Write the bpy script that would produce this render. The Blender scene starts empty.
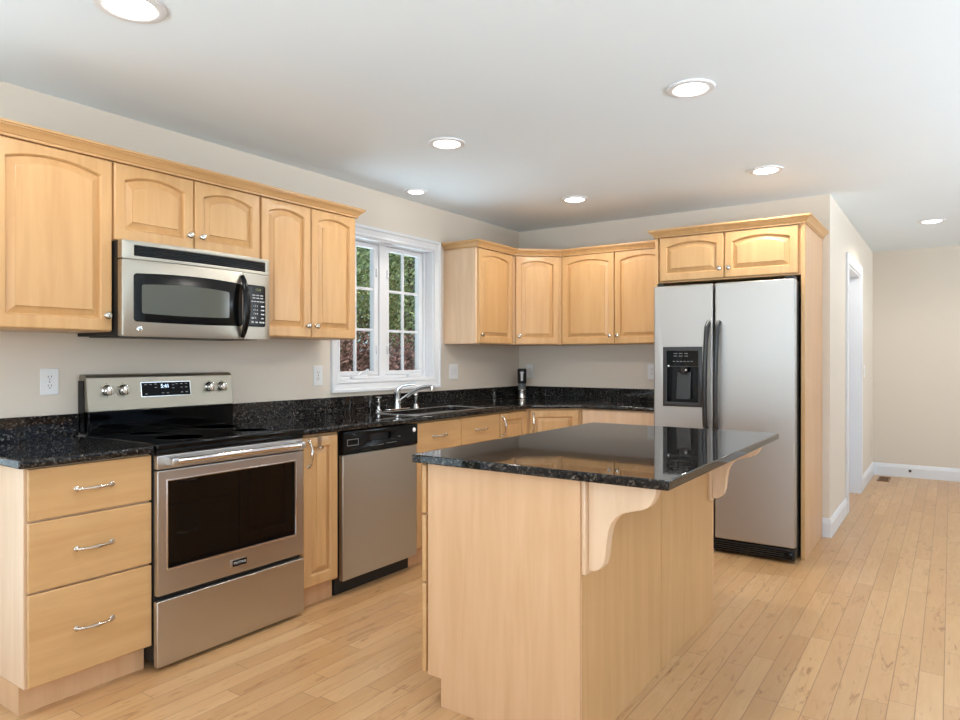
import bpy, bmesh, math, random
from mathutils import Matrix, Vector
random.seed(7)
SC = bpy.context.scene
COL = SC.collection
PI = math.pi

# ------------------------------------------------------------------ camera
H = 2.428                      # ceiling height
cam_d = bpy.data.cameras.new('camera'); cam = bpy.data.objects.new('camera', cam_d); COL.objects.link(cam)
cam.location = (3.2776, -1.5154, 1.2657)
cam.rotation_euler = (PI/2 - 0.0022, 0, 0.6039)
cam_d.sensor_width = 36; cam_d.lens = 682.78/960*36; cam_d.clip_start = .05; cam_d.clip_end = 200
SC.camera = cam

# ------------------------------------------------------------------ world, daylight, exposure
SC.view_settings.view_transform = 'Standard'; SC.view_settings.look = 'None'
SC.view_settings.gamma = 1; SC.view_settings.use_curve_mapping = False
SC.view_settings.exposure = -0.34
W = bpy.data.worlds.new('sky'); SC.world = W; W.use_nodes = True
wn = W.node_tree.nodes; wl = W.node_tree.links
sky = wn.new('ShaderNodeTexSky'); sky.sky_type = 'HOSEK_WILKIE'
sky.sun_direction = Vector((.55, -.45, .7)).normalized(); sky.turbidity = 3.0; sky.ground_albedo = .35
wl.new(sky.outputs[0], wn['Background'].inputs[0]); wn['Background'].inputs[1].default_value = 4.0

def area(name, loc, rot, sx, sy, energy, col):
    d = bpy.data.lights.new(name, 'AREA'); d.shape = 'RECTANGLE'; d.size = sx; d.size_y = sy
    d.energy = energy; d.color = col
    o = bpy.data.objects.new(name, d); COL.objects.link(o); o.location = loc; o.rotation_euler = rot
    return o
DAY = (.86, .94, 1.0); UPLIGHT_COL = (.75, .885, 1.0)
sun = bpy.data.lights.new('sun', 'SUN'); sun.energy = 4.0; sun.angle = .01; sun.color = (1, .95, .86)
so = bpy.data.objects.new('sun', sun); COL.objects.link(so); so.rotation_euler = Vector((-.32, .38, -.87)).to_track_quat('-Z', 'Y').to_euler()
area('daylight_rear_window', (3.0, -4.32, 1.15), (-PI/2-.1, 0, PI), 4.6, 2.1, 76, DAY)            # faces +Y
area('added_side_daylight', (6.42, -2.0, 1.6), (0, PI/2, 0), 1.35, 3.0, 88, DAY)                   # faces -X; added fill, the side window is made up
area('daylight_patio_door', (-.32, -1.65, 1.1), (0, -PI/2, 0), 1.95, 1.9, 46, (.70, .87, 1.0))         # faces +X
# added uplights for the ceiling, standing in for bounce off the ground outside
def added_uplight(name, loc, rot, sx, sy, e, spread=72):
    o = area(name, loc, rot, sx, sy, e, UPLIGHT_COL); o.data.spread = math.radians(spread)
added_uplight('added_uplight_rear', (3.0, -4.30, 1.15), (-PI/2-.48, 0, PI), 4.6, 2.0, 76)
added_uplight('added_uplight_side', (6.40, 2.1, 1.55), (0, PI/2+.60, 0), 1.4, 4.2, 112)
added_uplight('added_uplight_garden', (-1.15, 2.105, 1.0), (0, PI+.35, 0), 1.4, 1.5, 40, 100)
added_uplight('added_uplight_hall', (6.40, 6.15, 2.07), (0, PI/2+.25, 0), .43, 1.5, 52, 120)
area('added_hall_daylight', (6.43, 6.15, 2.07), (0, PI/2-.25, 0), .43, 1.5, 30, DAY)  # added fill for the hall, through a made-up window
LAMP_COL = (1.0, .95, .88); LAMP_W = 40; LENS = 9.0

# ------------------------------------------------------------------ materials
def srgb(r, g, b):
    f = lambda c: (c/255/12.92) if c/255 <= .04045 else ((c/255+.055)/1.055)**2.4
    return (f(r), f(g), f(b), 1)
class N:
    """tiny node helper"""
    def __init__(s, name):
        s.m = bpy.data.materials.new(name); s.m.use_nodes = True
        s.t = s.m.node_tree; s.b = s.t.nodes['Principled BSDF']; s.out = s.t.nodes['Material Output']
    def n(s, typ, **kw):
        x = s.t.nodes.new(typ)
        for k, v in kw.items():
            if k.startswith('_'): x.inputs[int(k[1:])].default_value = v
            else: setattr(x, k, v)
        return x
    def l(s, a, b): s.t.links.new(a, b)
    def math(s, op, a, b=None, c=None):
        x = s.n('ShaderNodeMath', operation=op)
        for i, v in enumerate((a, b, c)):
            if v is None: continue
            if isinstance(v, (int, float)): x.inputs[i].default_value = v
            else: s.l(v, x.inputs[i])
        return x.outputs[0]
    def mix(s, fac, a, b, blend='MIX'):
        x = s.n('ShaderNodeMix', data_type='RGBA', blend_type=blend)
        for i, v in ((0, fac), (6, a), (7, b)):
            if isinstance(v, (int, float, tuple)): x.inputs[i].default_value = v
            else: s.l(v, x.inputs[i])
        return x.outputs[2]
    def ramp(s, fac, stops):
        x = s.n('ShaderNodeValToRGB'); r = x.color_ramp
        while len(r.elements) < len(stops): r.elements.new(.5)
        for e, (p, c) in zip(r.elements, stops): e.position = p; e.color = c
        s.l(fac, x.inputs[0]); return x.outputs[0]
    def coord(s, scale=(1, 1, 1), rnd=False):
        tc = s.n('ShaderNodeTexCoord'); mp = s.n('ShaderNodeMapping'); mp.inputs['Scale'].default_value = scale
        s.l(tc.outputs['Object'], mp.inputs[0])
        if rnd:
            oi = s.n('ShaderNodeObjectInfo'); cb = s.n('ShaderNodeCombineXYZ')
            v = s.math('MULTIPLY', oi.outputs['Random'], 37.0)
            for i in range(3): s.l(v, cb.inputs[i])
            s.l(cb.outputs[0], mp.inputs['Location'])
        return mp.outputs[0]
    def noise(s, vec, scale, detail=4, rough=.55, dist=0):
        x = s.n('ShaderNodeTexNoise'); x.inputs['Scale'].default_value = scale; x.inputs['Detail'].default_value = detail
        x.inputs['Roughness'].default_value = rough; x.inputs['Distortion'].default_value = dist
        s.l(vec, x.inputs['Vector']); return x.outputs[0]
    def bump(s, h, strength, dist=.002):
        x = s.n('ShaderNodeBump'); x.inputs['Strength'].default_value = strength; x.inputs['Distance'].default_value = dist
        s.l(h, x.inputs['Height']); s.l(x.outputs[0], s.b.inputs['Normal'])
    def set(s, **kw):
        names = dict(col='Base Color', rough='Roughness', metal='Metallic', spec='Specular IOR Level', coat='Coat Weight', coatr='Coat Roughness', aniso='Anisotropic')
        for k, v in kw.items():
            i = s.b.inputs[names[k]]
            if isinstance(v, (int, float, tuple)): i.default_value = v
            else: s.l(v, i)
        return s

def plain(name, col, rough=.5, metal=0., noise_amt=.0, **kw):
    a = N(name); a.set(rough=rough, metal=metal, **kw)
    c = srgb(*col)
    if noise_amt:
        v = a.noise(a.coord(), 6, 3)
        a.set(col=a.mix(v, tuple(x*(1-noise_amt) for x in c[:3])+(1,), tuple(min(1, x*(1+noise_amt)) for x in c[:3])+(1,)))
    else: a.set(col=c)
    return a.m

def wood(name, base, axis, pale=0):
    a = N(name)
    sc = [9, 9, 9]; sc[axis] = .8
    v = a.coord(tuple(sc), True)
    g = a.noise(v, 2.2, 5, .6, .5)
    sc2 = [60, 60, 60]; sc2[axis] = 1.6
    f = a.noise(a.coord(tuple(sc2), True), 2.0, 3, .6)
    c = srgb(*base)
    lo = (c[0]*.91, c[1]*.87, c[2]*.82, 1); hi = (min(1, c[0]*1.06), min(1, c[1]*1.08), min(1, c[2]*1.12), 1)
    col = a.mix(a.ramp(g, [(.3, (0, 0, 0, 1)), (.7, (1, 1, 1, 1))]), lo, hi)
    col = a.mix(a.math('MULTIPLY', f, .09), col, (c[0]*.62, c[1]*.5, c[2]*.4, 1))
    # staves glued side by side
    oi = a.n('ShaderNodeObjectInfo')
    col = a.mix(a.math('MULTIPLY', oi.outputs['Random'], .14), col, (c[0]*.9, c[1]*.8, c[2]*.7, 1))
    a.set(col=col, rough=.36, spec=.42, coat=.12, coatr=.2)
    return a.m
MAPLE = (204, 163, 113)
M = {}
M['maple'] = wood('maple_vertical_grain', MAPLE, 2)
M['maple_h'] = wood('maple_horizontal_grain', MAPLE, 0)
M['maple_y'] = wood('maple_lengthwise_grain', MAPLE, 1)
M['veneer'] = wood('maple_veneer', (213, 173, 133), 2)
M['pale_daylit'] = wood('pale_daylit_maple', (224, 194, 162), 2)  # pale maple, also used to paint rear daylight onto two cabinet boxes

def granite():
    a = N('speckled_black_granite')
    v = a.coord()
    vo = a.n('ShaderNodeTexVoronoi', feature='F1'); vo.inputs['Scale'].default_value = 150; a.l(v, vo.inputs['Vector'])
    wn_ = a.n('ShaderNodeTexWhiteNoise'); a.l(vo.outputs['Color'], wn_.inputs['Vector'])
    cell = wn_.outputs['Value']
    big = a.noise(v, 38, 3, .6)
    k = a.math('ADD', a.math('MULTIPLY', cell, .62), a.math('MULTIPLY', big, .5))
    col = a.ramp(k, [(.0, (.004, .004, .005, 1)), (.64, (.008, .0075, .008, 1)), (.76, (.032, .028, .025, 1)), (.89, (.080, .070, .060, 1)), (1.0, (.30, .28, .26, 1))])
    fine = a.noise(v, 420, 2, .5)
    col = a.mix(a.ramp(fine, [(.62, (0, 0, 0, 1)), (.74, (.3, .3, .3, 1))]), col, (.13, .12, .11, 1))
    a.set(col=col, rough=a.ramp(k, [(.35, (.02, .02, .02, 1)), (.95, (.07, .07, .07, 1))]), spec=a.ramp(k, [(.3, (.30, .30, .30, 1)), (.95, (.6, .6, .6, 1))]))
    return a.m
M['granite'] = granite()

def steel(name, col, rough, axis, br=.10):
    a = N(name)
    sc = [260, 260, 260]; sc[axis] = 2.0
    v = a.coord(tuple(sc))
    g = a.noise(v, 1.0, 3, .6)
    c = srgb(*col)
    a.set(col=a.mix(g, tuple(x*(1-br) for x in c[:3])+(1,), tuple(min(1, x*(1+br)) for x in c[:3])+(1,)), metal=1.0,
          rough=a.math('ADD', a.math('MULTIPLY', g, .05), rough-.025))
    return a.m
M['steel'] = steel('brushed_stainless', (200, 199, 198), .34, 0, .05)
M['steel_v'] = steel('brushed_stainless_upright', (176, 174, 171), .46, 0, .03)
M['steel_warm'] = steel('brushed_stainless_panel', (182, 177, 166), .40, 0, .04)
M['chrome'] = plain('chrome', (225, 225, 225), .10, 1.0)
M['nickel'] = plain('satin_nickel', (205, 200, 192), .22, 1.0)
M['black'] = plain('gloss_black_plastic', (10, 10, 11), .2, 0, 0, spec=.25)
M['blackmat'] = plain('matte_black', (16, 16, 17), .5)
M['charcoal'] = plain('charcoal_plastic', (44, 45, 47), .33)
M['glassblk'] = plain('black_ceramic_glass', (6, 6, 7), .05, 0, 0, spec=.25)
M['display'] = plain('display_glass', (7, 7, 9), .25, 0, 0, spec=.1)
M['range_panel'] = steel('brushed_stainless_backguard', (160, 154, 141), .40, 0, .04)
M['ovenglass'] = plain('dark_oven_glass', (7, 7, 8), .04, 0, 0, spec=.38)
M['mwglass'] = plain('smoked_grey_glass', (84, 86, 78), .12, 0, 0, spec=.5)
M['white'] = plain('white_trim_paint', (224, 225, 228), .38)
M['plate'] = plain('white_wall_plate', (232, 232, 232), .35)
M['slot'] = plain('dark_slot', (60, 58, 56), .6)
M['print'] = plain('pale_print', (200, 202, 204), .5)
M['printgrey'] = plain('grey_print', (120, 122, 124), .5)
M['brass'] = plain('brown_register', (128, 92, 58), .45, .3)
M['burner'] = plain('burner_ring_print', (52, 52, 54), .15)
M['brassy'] = plain('brown_vent_slot', (60, 42, 26), .6)

def emit(name, col, s):
    a = N(name); e = a.n('ShaderNodeEmission'); e.inputs[0].default_value = col; e.inputs[1].default_value = s
    a.l(e.outputs[0], a.out.inputs[0]); return a.m
M['lens'] = emit('lit_lamp_lens', (1, .96, .90, 1), LENS)
M['digits'] = emit('blue_white_digits', (.62, .80, 1, 1), 3.0)
M['digits_dim'] = emit('dim_green_digits', (.7, .8, .3, 1), .5)

def paint(name, col, bump=.15):
    a = N(name); c = srgb(*col)
    n1 = a.noise(a.coord(), 1.3, 2)
    a.set(col=a.mix(n1, tuple(x*.975 for x in c[:3])+(1,), tuple(min(1, x*1.02) for x in c[:3])+(1,)), rough=.62, spec=.25)
    a.bump(a.noise(a.coord(), 260, 2), bump, .0008)
    return a.m
M['wall'] = paint('greige_wall_paint', (220, 209, 195))
M['ceil'] = paint('ceiling_white_paint', (233, 243, 251))

def glasspane():
    a = N('window_glass'); tr = a.n('ShaderNodeBsdfTransparent'); tr.inputs[0].default_value = (.96, .98, .97, 1)
    gl = a.n('ShaderNodeBsdfGlossy'); gl.inputs['Roughness'].default_value = .02
    lw = a.n('ShaderNodeLayerWeight'); lw.inputs[0].default_value = .5; fr = a.n('ShaderNodeMath', operation='MULTIPLY_ADD', _1=.7, _2=.04)
    a.l(a.math('POWER', lw.outputs['Facing'], 4.0), fr.inputs[0])
    mx = a.n('ShaderNodeMixShader'); a.l(fr.outputs[0], mx.inputs[0]); a.l(tr.outputs[0], mx.inputs[1]); a.l(gl.outputs[0], mx.inputs[2])
    a.l(mx.outputs[0], a.out.inputs[0]); return a.m
M['glass'] = glasspane()
def clearplastic():
    a = N('clear_grey_plastic'); a.set(col=srgb(120, 124, 126), rough=.12); return a.m
M['clear'] = clearplastic()

def floor_mat():
    a = N('maple_strip_floor')
    tc = a.n('ShaderNodeTexCoord'); sp = a.n('ShaderNodeSeparateXYZ'); a.l(tc.outputs['Object'], sp.inputs[0])
    X, Y = sp.outputs[0], sp.outputs[1]
    w = .0835
    r = a.math('DIVIDE', X, w); row = a.math('FLOOR', r); fx = a.math('FRACT', r)
    def rnd(u, vv=0.0, k=0.0):
        cb = a.n('ShaderNodeCombineXYZ'); 
        for i, q in enumerate((u, vv, k)):
            if isinstance(q, (int, float)): cb.inputs[i].default_value = q
            else: a.l(q, cb.inputs[i])
        wn_ = a.n('ShaderNodeTexWhiteNoise'); a.l(cb.outputs[0], wn_.inputs['Vector']); return wn_.outputs['Value']
    L = a.math('ADD', a.math('MULTIPLY', rnd(row, 3.3), .55), .50)
    off = a.math('MULTIPLY', rnd(row, 7.7), 5.0)
    q = a.math('DIVIDE', a.math('ADD', Y, off), L); idx = a.math('FLOOR', q); fy = a.math('FRACT', q)
    pr = rnd(row, idx, 1.0); pr2 = rnd(row, idx, 5.0)
    # seams (metres from the plank's edge)
    ex = a.math('MULTIPLY', a.math('MINIMUM', fx, a.math('SUBTRACT', 1.0, fx)), w)
    ey = a.math('MULTIPLY', a.math('MINIMUM', fy, a.math('SUBTRACT', 1.0, fy)), L)
    e = a.math('MINIMUM', ex, ey)
    seam = a.math('SUBTRACT', 1.0, a.math('MINIMUM', a.math('DIVIDE', e, .0022), 1.0))
    # grain
    cb = a.n('ShaderNodeCombineXYZ')
    a.l(a.math('ADD', a.math('MULTIPLY', X, 14.0), a.math('MULTIPLY', pr, 91.0)), cb.inputs[0])
    a.l(a.math('ADD', a.math('MULTIPLY', Y, 1.6), a.math('MULTIPLY', pr2, 53.0)), cb.inputs[1])
    g = a.noise(cb.outputs[0], 2.0, 5, .6, .8)
    cb2 = a.n('ShaderNodeCombineXYZ')
    a.l(a.math('ADD', a.math('MULTIPLY', X, 30.0), a.math('MULTIPLY', pr2, 71.0)), cb2.inputs[0])
    a.l(a.math('ADD', a.math('MULTIPLY', Y, 5.5), a.math('MULTIPLY', pr, 33.0)), cb2.inputs[1])
    streak = a.noise(cb2.outputs[0], 1.0, 4, .6, 1.2)
    base = a.ramp(pr, [(0, srgb(190, 149, 104)), (.35, srgb(202, 161, 114)), (.7, srgb(209, 171, 125)), (1, srgb(195, 154, 110))])
    col = a.mix(a.ramp(g, [(.3, (0, 0, 0, 1)), (.72, (.42, .42, .42, 1))]), base, srgb(186, 134, 86))
    st = a.ramp(streak, [(.57, (0, 0, 0, 1)), (.72, (1, 1, 1, 1))])
    col = a.mix(a.math('MULTIPLY', st, a.math('ADD', .25, a.math('MULTIPLY', pr2, .75))), col, srgb(150, 104, 66))
    col = a.mix(a.math('MULTIPLY', seam, .72), col, srgb(96, 62, 36))
    a.set(col=col, rough=a.math('ADD', .24, a.math('MULTIPLY', g, .12)), spec=.45)
    a.bump(a.math('SUBTRACT', 1.0, seam), .35, .0012)
    return a.m
M['floor'] = floor_mat()

def leaf(name, c1, c2):
    a = N(name)
    g = a.n('ShaderNodeNewGeometry')
    a.set(col=a.mix(g.outputs['Random Per Island'], srgb(*c1), srgb(*c2)), rough=.7, spec=.2)
    return a.m
M['leafgreen'] = leaf('green_foliage', (104, 136, 84), (216, 232, 176))
M['leafgreen2'] = leaf('pale_green_foliage', (130, 156, 104), (226, 236, 200))
M['leafred'] = leaf('red_maple_foliage', (74, 58, 52), (214, 168, 160))
M['leafdark'] = leaf('dark_shrub_foliage', (28, 42, 30), (110, 128, 92))
M['bark'] = plain('bark', (98, 82, 70), .9, 0, .3)
M['lawn'] = plain('lawn', (96, 112, 62), .95, 0, .25)

# ------------------------------------------------------------------ mesh helpers
class MB:
    def __init__(s): s.bm = bmesh.new()
    def _take(s, geom_verts, bev, seg=2, ang=None):
        if bev:
            es = set()
            for v in geom_verts:
                for e in v.link_edges: es.add(e)
            es = [e for e in es if len(e.link_faces) == 2 and e.calc_face_angle(0) > .5]
            bmesh.ops.bevel(s.bm, geom=es, offset=bev, segments=seg, profile=.5, affect='EDGES', clamp_overlap=True)
        return s
    def box(s, x0, x1, y0, y1, z0, z1, bev=0, seg=2):
        m = Matrix.Translation(((x0+x1)/2, (y0+y1)/2, (z0+z1)/2)) @ Matrix.Diagonal((abs(x1-x0), abs(y1-y0), abs(z1-z0), 1))
        r = bmesh.ops.create_cube(s.bm, size=1, matrix=m)
        return s._take(r['verts'], bev, seg)
    def prism(s, pts, axis, a, b, bev=0, seg=2):
        """extrude a 2-D outline along an axis ('x': pts are (y,z), 'y': (x,z), 'z': (x,y))"""
        f = {'x': lambda p, t: (t, p[0], p[1]), 'y': lambda p, t: (p[0], t, p[1]), 'z': lambda p, t: (p[0], p[1], t)}[axis]
        A = [s.bm.verts.new(f(p, a)) for p in pts]; B = [s.bm.verts.new(f(p, b)) for p in pts]
        n = len(pts)
        fs = [s.bm.faces.new(A), s.bm.faces.new(B[::-1])]
        for i in range(n): fs.append(s.bm.faces.new((A[i], B[i], B[(i+1) % n], A[(i+1) % n])))
        bmesh.ops.recalc_face_normals(s.bm, faces=fs)
        return s._take(A+B, bev, seg)
    def plate(s, outer, holes, axis, a, b, bev=0, seg=2):
        """outline with holes extruded along an axis"""
        f = {'x': lambda p, t: (t, p[0], p[1]), 'y': lambda p, t: (p[0], t, p[1]), 'z': lambda p, t: (p[0], p[1], t)}[axis]
        loops = [outer]+list(holes); V0 = []; V1 = []; E0 = []; E1 = []
        for lp in loops:
            for V, E, t in ((V0, E0, a), (V1, E1, b)):
                vs = [s.bm.verts.new(f(p, t)) for p in lp]
                V.append(vs)
                for i in range(len(vs)): E.append(s.bm.edges.new((vs[i], vs[(i+1) % len(vs)])))
        fs = []
        for E in (E0, E1):
            r = bmesh.ops.triangle_fill(s.bm, edges=E, use_beauty=True, use_dissolve=False)
            fs += [g for g in r['geom'] if isinstance(g, bmesh.types.BMFace)]
        for A, B in zip(V0, V1):
            n = len(A)
            for i in range(n): fs.append(s.bm.faces.new((A[i], B[i], B[(i+1) % n], A[(i+1) % n])))
        bmesh.ops.recalc_face_normals(s.bm, faces=fs)
        return s._take([v for L in V0+V1 for v in L], bev, seg)
    def lathe(s, prof, c=(0, 0, 0), axis='z', n=20):
        """prof = [(radius, height)...] turned round an axis"""
        ex = {'z': (Vector((1, 0, 0)), Vector((0, 1, 0)), Vector((0, 0, 1))), 'y': (Vector((1, 0, 0)), Vector((0, 0, 1)), Vector((0, 1, 0))), 'x': (Vector((0, 1, 0)), Vector((0, 0, 1)), Vector((1, 0, 0)))}[axis]
        C = Vector(c); rings = []
        for r, h in prof:
            if r < 1e-6: rings.append([s.bm.verts.new(C+ex[2]*h)])
            else: rings.append([s.bm.verts.new(C+ex[0]*r*math.cos(2*PI*i/n)+ex[1]*r*math.sin(2*PI*i/n)+ex[2]*h) for i in range(n)])
        fs = []
        for A, B in zip(rings, rings[1:]):
            for i in range(n):
                j = (i+1) % n
                if len(A) == 1 and len(B) == 1: continue
                if len(A) == 1: fs.append(s.bm.faces.new((A[0], B[i], B[j])))
                elif len(B) == 1: fs.append(s.bm.faces.new((A[i], A[j], B[0])))
                else: fs.append(s.bm.faces.new((A[i], A[j], B[j], B[i])))
        for R in (rings[0], rings[-1]):
            if len(R) > 1: fs.append(s.bm.faces.new(R))
        bmesh.ops.recalc_face_normals(s.bm, faces=fs)
        return s
    def tube(s, pts, rad, n=10, flat=1.0):
        """round bar along a polyline; rad a number or one per point; flat squeezes the second cross axis"""
        P = [Vector(p) for p in pts]; k = len(P)
        R = rad if isinstance(rad, (list, tuple)) else [rad]*k
        rings = []; up = None
        for i in range(k):
            t = (P[min(i+1, k-1)]-P[max(i-1, 0)]).normalized()
            if up is None:
                up = Vector((0, 0, 1)) if abs(t.z) < .8 else Vector((1, 0, 0))
            u = (up-t*up.dot(t)).normalized(); w = t.cross(u); up = u
            rings.append([s.bm.verts.new(P[i]+u*R[i]*math.cos(2*PI*j/n)+w*R[i]*flat*math.sin(2*PI*j/n)) for j in range(n)])
        fs = []
        for A, B in zip(rings, rings[1:]):
            for j in range(n): fs.append(s.bm.faces.new((A[j], A[(j+1) % n], B[(j+1) % n], B[j])))
        fs.append(s.bm.faces.new(rings[0][::-1])); fs.append(s.bm.faces.new(rings[-1]))
        bmesh.ops.recalc_face_normals(s.bm, faces=fs)
        return s
    def sweep(s, path, prof):
        """profile (out, z) mitred along a flat path; 'out' points to the right of the walking direction"""
        P = [Vector((p[0], p[1])) for p in path]; k = len(P); rings = []
        nr = [Vector(((P[i+1]-P[i]).normalized().y, -(P[i+1]-P[i]).normalized().x)) for i in range(k-1)]
        for i in range(k):
            a = nr[max(i-1, 0)]; b = nr[min(i, k-2)]
            m = (a+b).normalized(); m = m/max(.2, m.dot(a))
            rings.append([s.bm.verts.new((P[i].x+m.x*o, P[i].y+m.y*o, z)) for o, z in prof])
        n = len(prof); fs = []
        for A, B in zip(rings, rings[1:]):
            for j in range(n): fs.append(s.bm.faces.new((A[j], A[(j+1) % n], B[(j+1) % n], B[j])))
        fs.append(s.bm.faces.new(rings[0])); fs.append(s.bm.faces.new(rings[-1][::-1]))
        bmesh.ops.recalc_face_normals(s.bm, faces=fs)
        return s
    def rings(s, loops, cap_last=True, cap_first=False):
        R = [[s.bm.verts.new(p) for p in lp] for lp in loops]; n = len(R[0]); fs = []
        for A, B in zip(R, R[1:]):
            for j in range(n): fs.append(s.bm.faces.new((A[j], A[(j+1) % n], B[(j+1) % n], B[j])))
        if cap_last: fs.append(s.bm.faces.new(R[-1]))
        if cap_first: fs.append(s.bm.faces.new(R[0][::-1]))
        return s
    def deform(s, fn):
        for v in s.bm.verts: v.co = Vector(fn(v.co))
        return s
    def slice_x(s, x0, x1, n):
        for i in range(1, n):
            x = x0+(x1-x0)*i/n
            bmesh.ops.bisect_plane(s.bm, geom=s.bm.verts[:]+s.bm.edges[:]+s.bm.faces[:], plane_co=(x, 0, 0), plane_no=(1, 0, 0))
        return s
    def build(s, name, mat, parent=None, smooth=35, world=False, broad=.018):
        me = bpy.data.meshes.new(name)
        if world and parent is not None: bmesh.ops.transform(s.bm, matrix=MATS[parent.name].inverted(), verts=s.bm.verts)
        s.bm.to_mesh(me); s.bm.free()
        me.materials.append(M[mat] if isinstance(mat, str) else mat)
        if smooth:
            for p in me.polygons: p.use_smooth = True
            me.set_sharp_from_angle(angle=math.radians(smooth))
            for p in me.polygons:
                vs = [me.vertices[i].co for i in p.vertices]
                ext = max((a-vs[0]).length for a in vs)
                p.use_smooth = not (broad and p.area/max(ext, 1e-6) > broad)
        o = bpy.data.objects.new(name, me); COL.objects.link(o)
        if parent is not None:
            o.parent = parent; MATS[o.name] = MATS[parent.name]
        else: MATS[o.name] = Matrix.Identity(4)
        return o
MATS = {}
def tag(o, label=None, cat=None, group=None, kind=None):
    if label: o['label'] = label
    if cat: o['category'] = cat
    if group: o['group'] = group
    if kind: o['kind'] = kind
    return o
def thing(name, label, cat, loc=(0, 0, 0), rz=0, group=None, kind=None):
    o = bpy.data.objects.new(name, None); o.empty_display_size = .05; COL.objects.link(o)
    o.location = loc; o.rotation_euler = (0, 0, rz)
    MATS[o.name] = Matrix.Translation(loc) @ Matrix.Rotation(rz, 4, 'Z')
    return tag(o, label, cat, group, kind)
def copy_tree(o, parent=None):
    c = o.copy(); COL.objects.link(c); c.parent = parent
    for ch in list(o.children): copy_tree(ch, c)
    return c
def text_mb(body, size, loc, M3, depth=.0006, align='CENTER', xs=1.0):
    """lettering as real, thin raised geometry; M3 maps text x/y/normal to the thing's axes"""
    cu = bpy.data.curves.new('lettering', 'FONT'); cu.body = body; cu.size = size; cu.align_x = align; cu.align_y = 'CENTER'
    cu.extrude = depth; cu.resolution_u = 2
    ob = bpy.data.objects.new('lettering', cu); COL.objects.link(ob)
    dg = bpy.context.evaluated_depsgraph_get(); me = bpy.data.meshes.new_from_object(ob.evaluated_get(dg))
    COL.objects.unlink(ob); bpy.data.objects.remove(ob)
    mb = MB(); mb.bm.from_mesh(me); bpy.data.meshes.remove(me)
    mb.deform(lambda c: (loc[0]+c.x*xs*M3[0][0]+c.y*M3[1][0]+c.z*M3[2][0], loc[1]+c.x*xs*M3[0][1]+c.y*M3[1][1]+c.z*M3[2][1], loc[2]+c.x*xs*M3[0][2]+c.y*M3[1][2]+c.z*M3[2][2]))
    return mb
FRONT = ((1, 0, 0), (0, 0, 1), (0, -1, 0))      # lettering on a front face (local x right, z up, facing -y)
def rrect(x0, x1, z0, z1, r, n=5):
    P = []
    for cx, cz, a0 in ((x1-r, z0+r, -PI/2), (x1-r, z1-r, 0), (x0+r, z1-r, PI/2), (x0+r, z0+r, PI)):
        for i in range(n+1): a = a0+PI/2*i/n; P.append((cx+r*math.cos(a), cz+r*math.sin(a)))
    return P
def rect(x0, x1, z0, z1): return [(x0, z0), (x1, z0), (x1, z1), (x0, z1)]

# ------------------------------------------------------------------ the setting
YB, XW, YH = 3.863, 2.572, 7.06
X1, Y0 = 6.3, -4.2
def structure(name, mb, mat, parent=None, smooth=35):
    o = mb.build(name, mat, parent, smooth)
    if parent is None: o['kind'] = 'structure'
    return o
structure('floor', MB().box(-.15, X1+.15, Y0-.15, YH+.15, -.12, 0), 'floor', smooth=0)
structure('ceiling', MB().box(-.15, X1+.15, Y0-.15, YH+.15, H, H+.12), 'ceil', smooth=0)
WY0, WY1, WZ0, WZ1 = 1.612, 2.600, 1.114, 2.094      # sink window opening
structure('wall_left', MB().plate(rect(Y0-.15, YB+.12, 0, H), [rect(WY0, WY1, WZ0, WZ1), rect(-2.65, -.68, .06, 2.1)], 'x', -.15, 0), 'wall', smooth=0)
structure('wall_back', MB().box(0, XW, YB, YB+.12, 0, H), 'wall', smooth=0)
DY0, DY1, DZ = 4.83, 5.785, 2.045
structure('wall_hall', MB().plate([(YB+.12, 0), (DY0, 0), (DY0, DZ), (DY1, DZ), (DY1, 0), (YH, 0), (YH, H), (YB+.12, H)], [], 'x', XW-.12, XW), 'wall', smooth=0)
structure('wall_far', MB().box(XW-.12, X1+.15, YH, YH+.15, 0, H), 'wall', smooth=0)
structure('wall_right', MB().plate(rect(Y0-.15, YH, 0, H), [rect(-3.6, 4.2, .9, 2.3), rect(5.4, 6.9, 1.85, 2.3)], 'x', X1, X1+.15), 'wall', smooth=0)  # holes for the added side and hall windows
structure('wall_rear', MB().plate(rect(0, X1, 0, H), [rect(.6, 5.4, .08, 2.25)], 'y', Y0-.15, Y0), 'wall', smooth=0)
# frames of the openings; side and hall windows are made up to admit daylight
def opening_frame(name, axis, t0, t1, u0, u1, z0, z1, nm):
    root = thing(name, None, None, kind='structure')
    mb = MB().plate(rect(u0, u1, z0, z1), [rect(u0+.06, u1-.06, z0+.06, z1-.06)], axis, t0, t1); mb.build('frame', 'white', root)
    for i in range(1, nm):
        u = u0+(u1-u0)*i/nm
        (MB().box(t0, t1, u-.03, u+.03, z0+.06, z1-.06) if axis == 'x' else MB().box(u-.03, u+.03, t0, t1, z0+.06, z1-.06)).build('mullion', 'white', root)
opening_frame('window_2', 'y', Y0-.1, Y0-.04, .6, 5.4, .08, 2.25, 3)
opening_frame('added_window_3', 'x', X1+.03, X1+.09, -3.6, 4.2, .9, 2.3, 4)  # unseen side window, added for its light
opening_frame('added_window_4', 'x', X1+.03, X1+.09, 5.4, 6.9, 1.85, 2.3, 2)  # unseen hall transom, added for its light
opening_frame('window_5', 'x', -.11, -.05, -2.65, -.68, .06, 2.1, 2)
# baseboards
BB = [(0, 0), (.015, 0), (.015, .098), (.011, .110), (.009, .122), (.004, .132), (0, .134)]
structure('baseboard_hall', MB().sweep([(2.527, YB), (XW, YB), (XW, DY0-.087)], BB), 'white')
structure('baseboard_hall_far', MB().sweep([(XW, DY1+.087), (XW, YH), (X1, YH)], BB), 'white')

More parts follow.
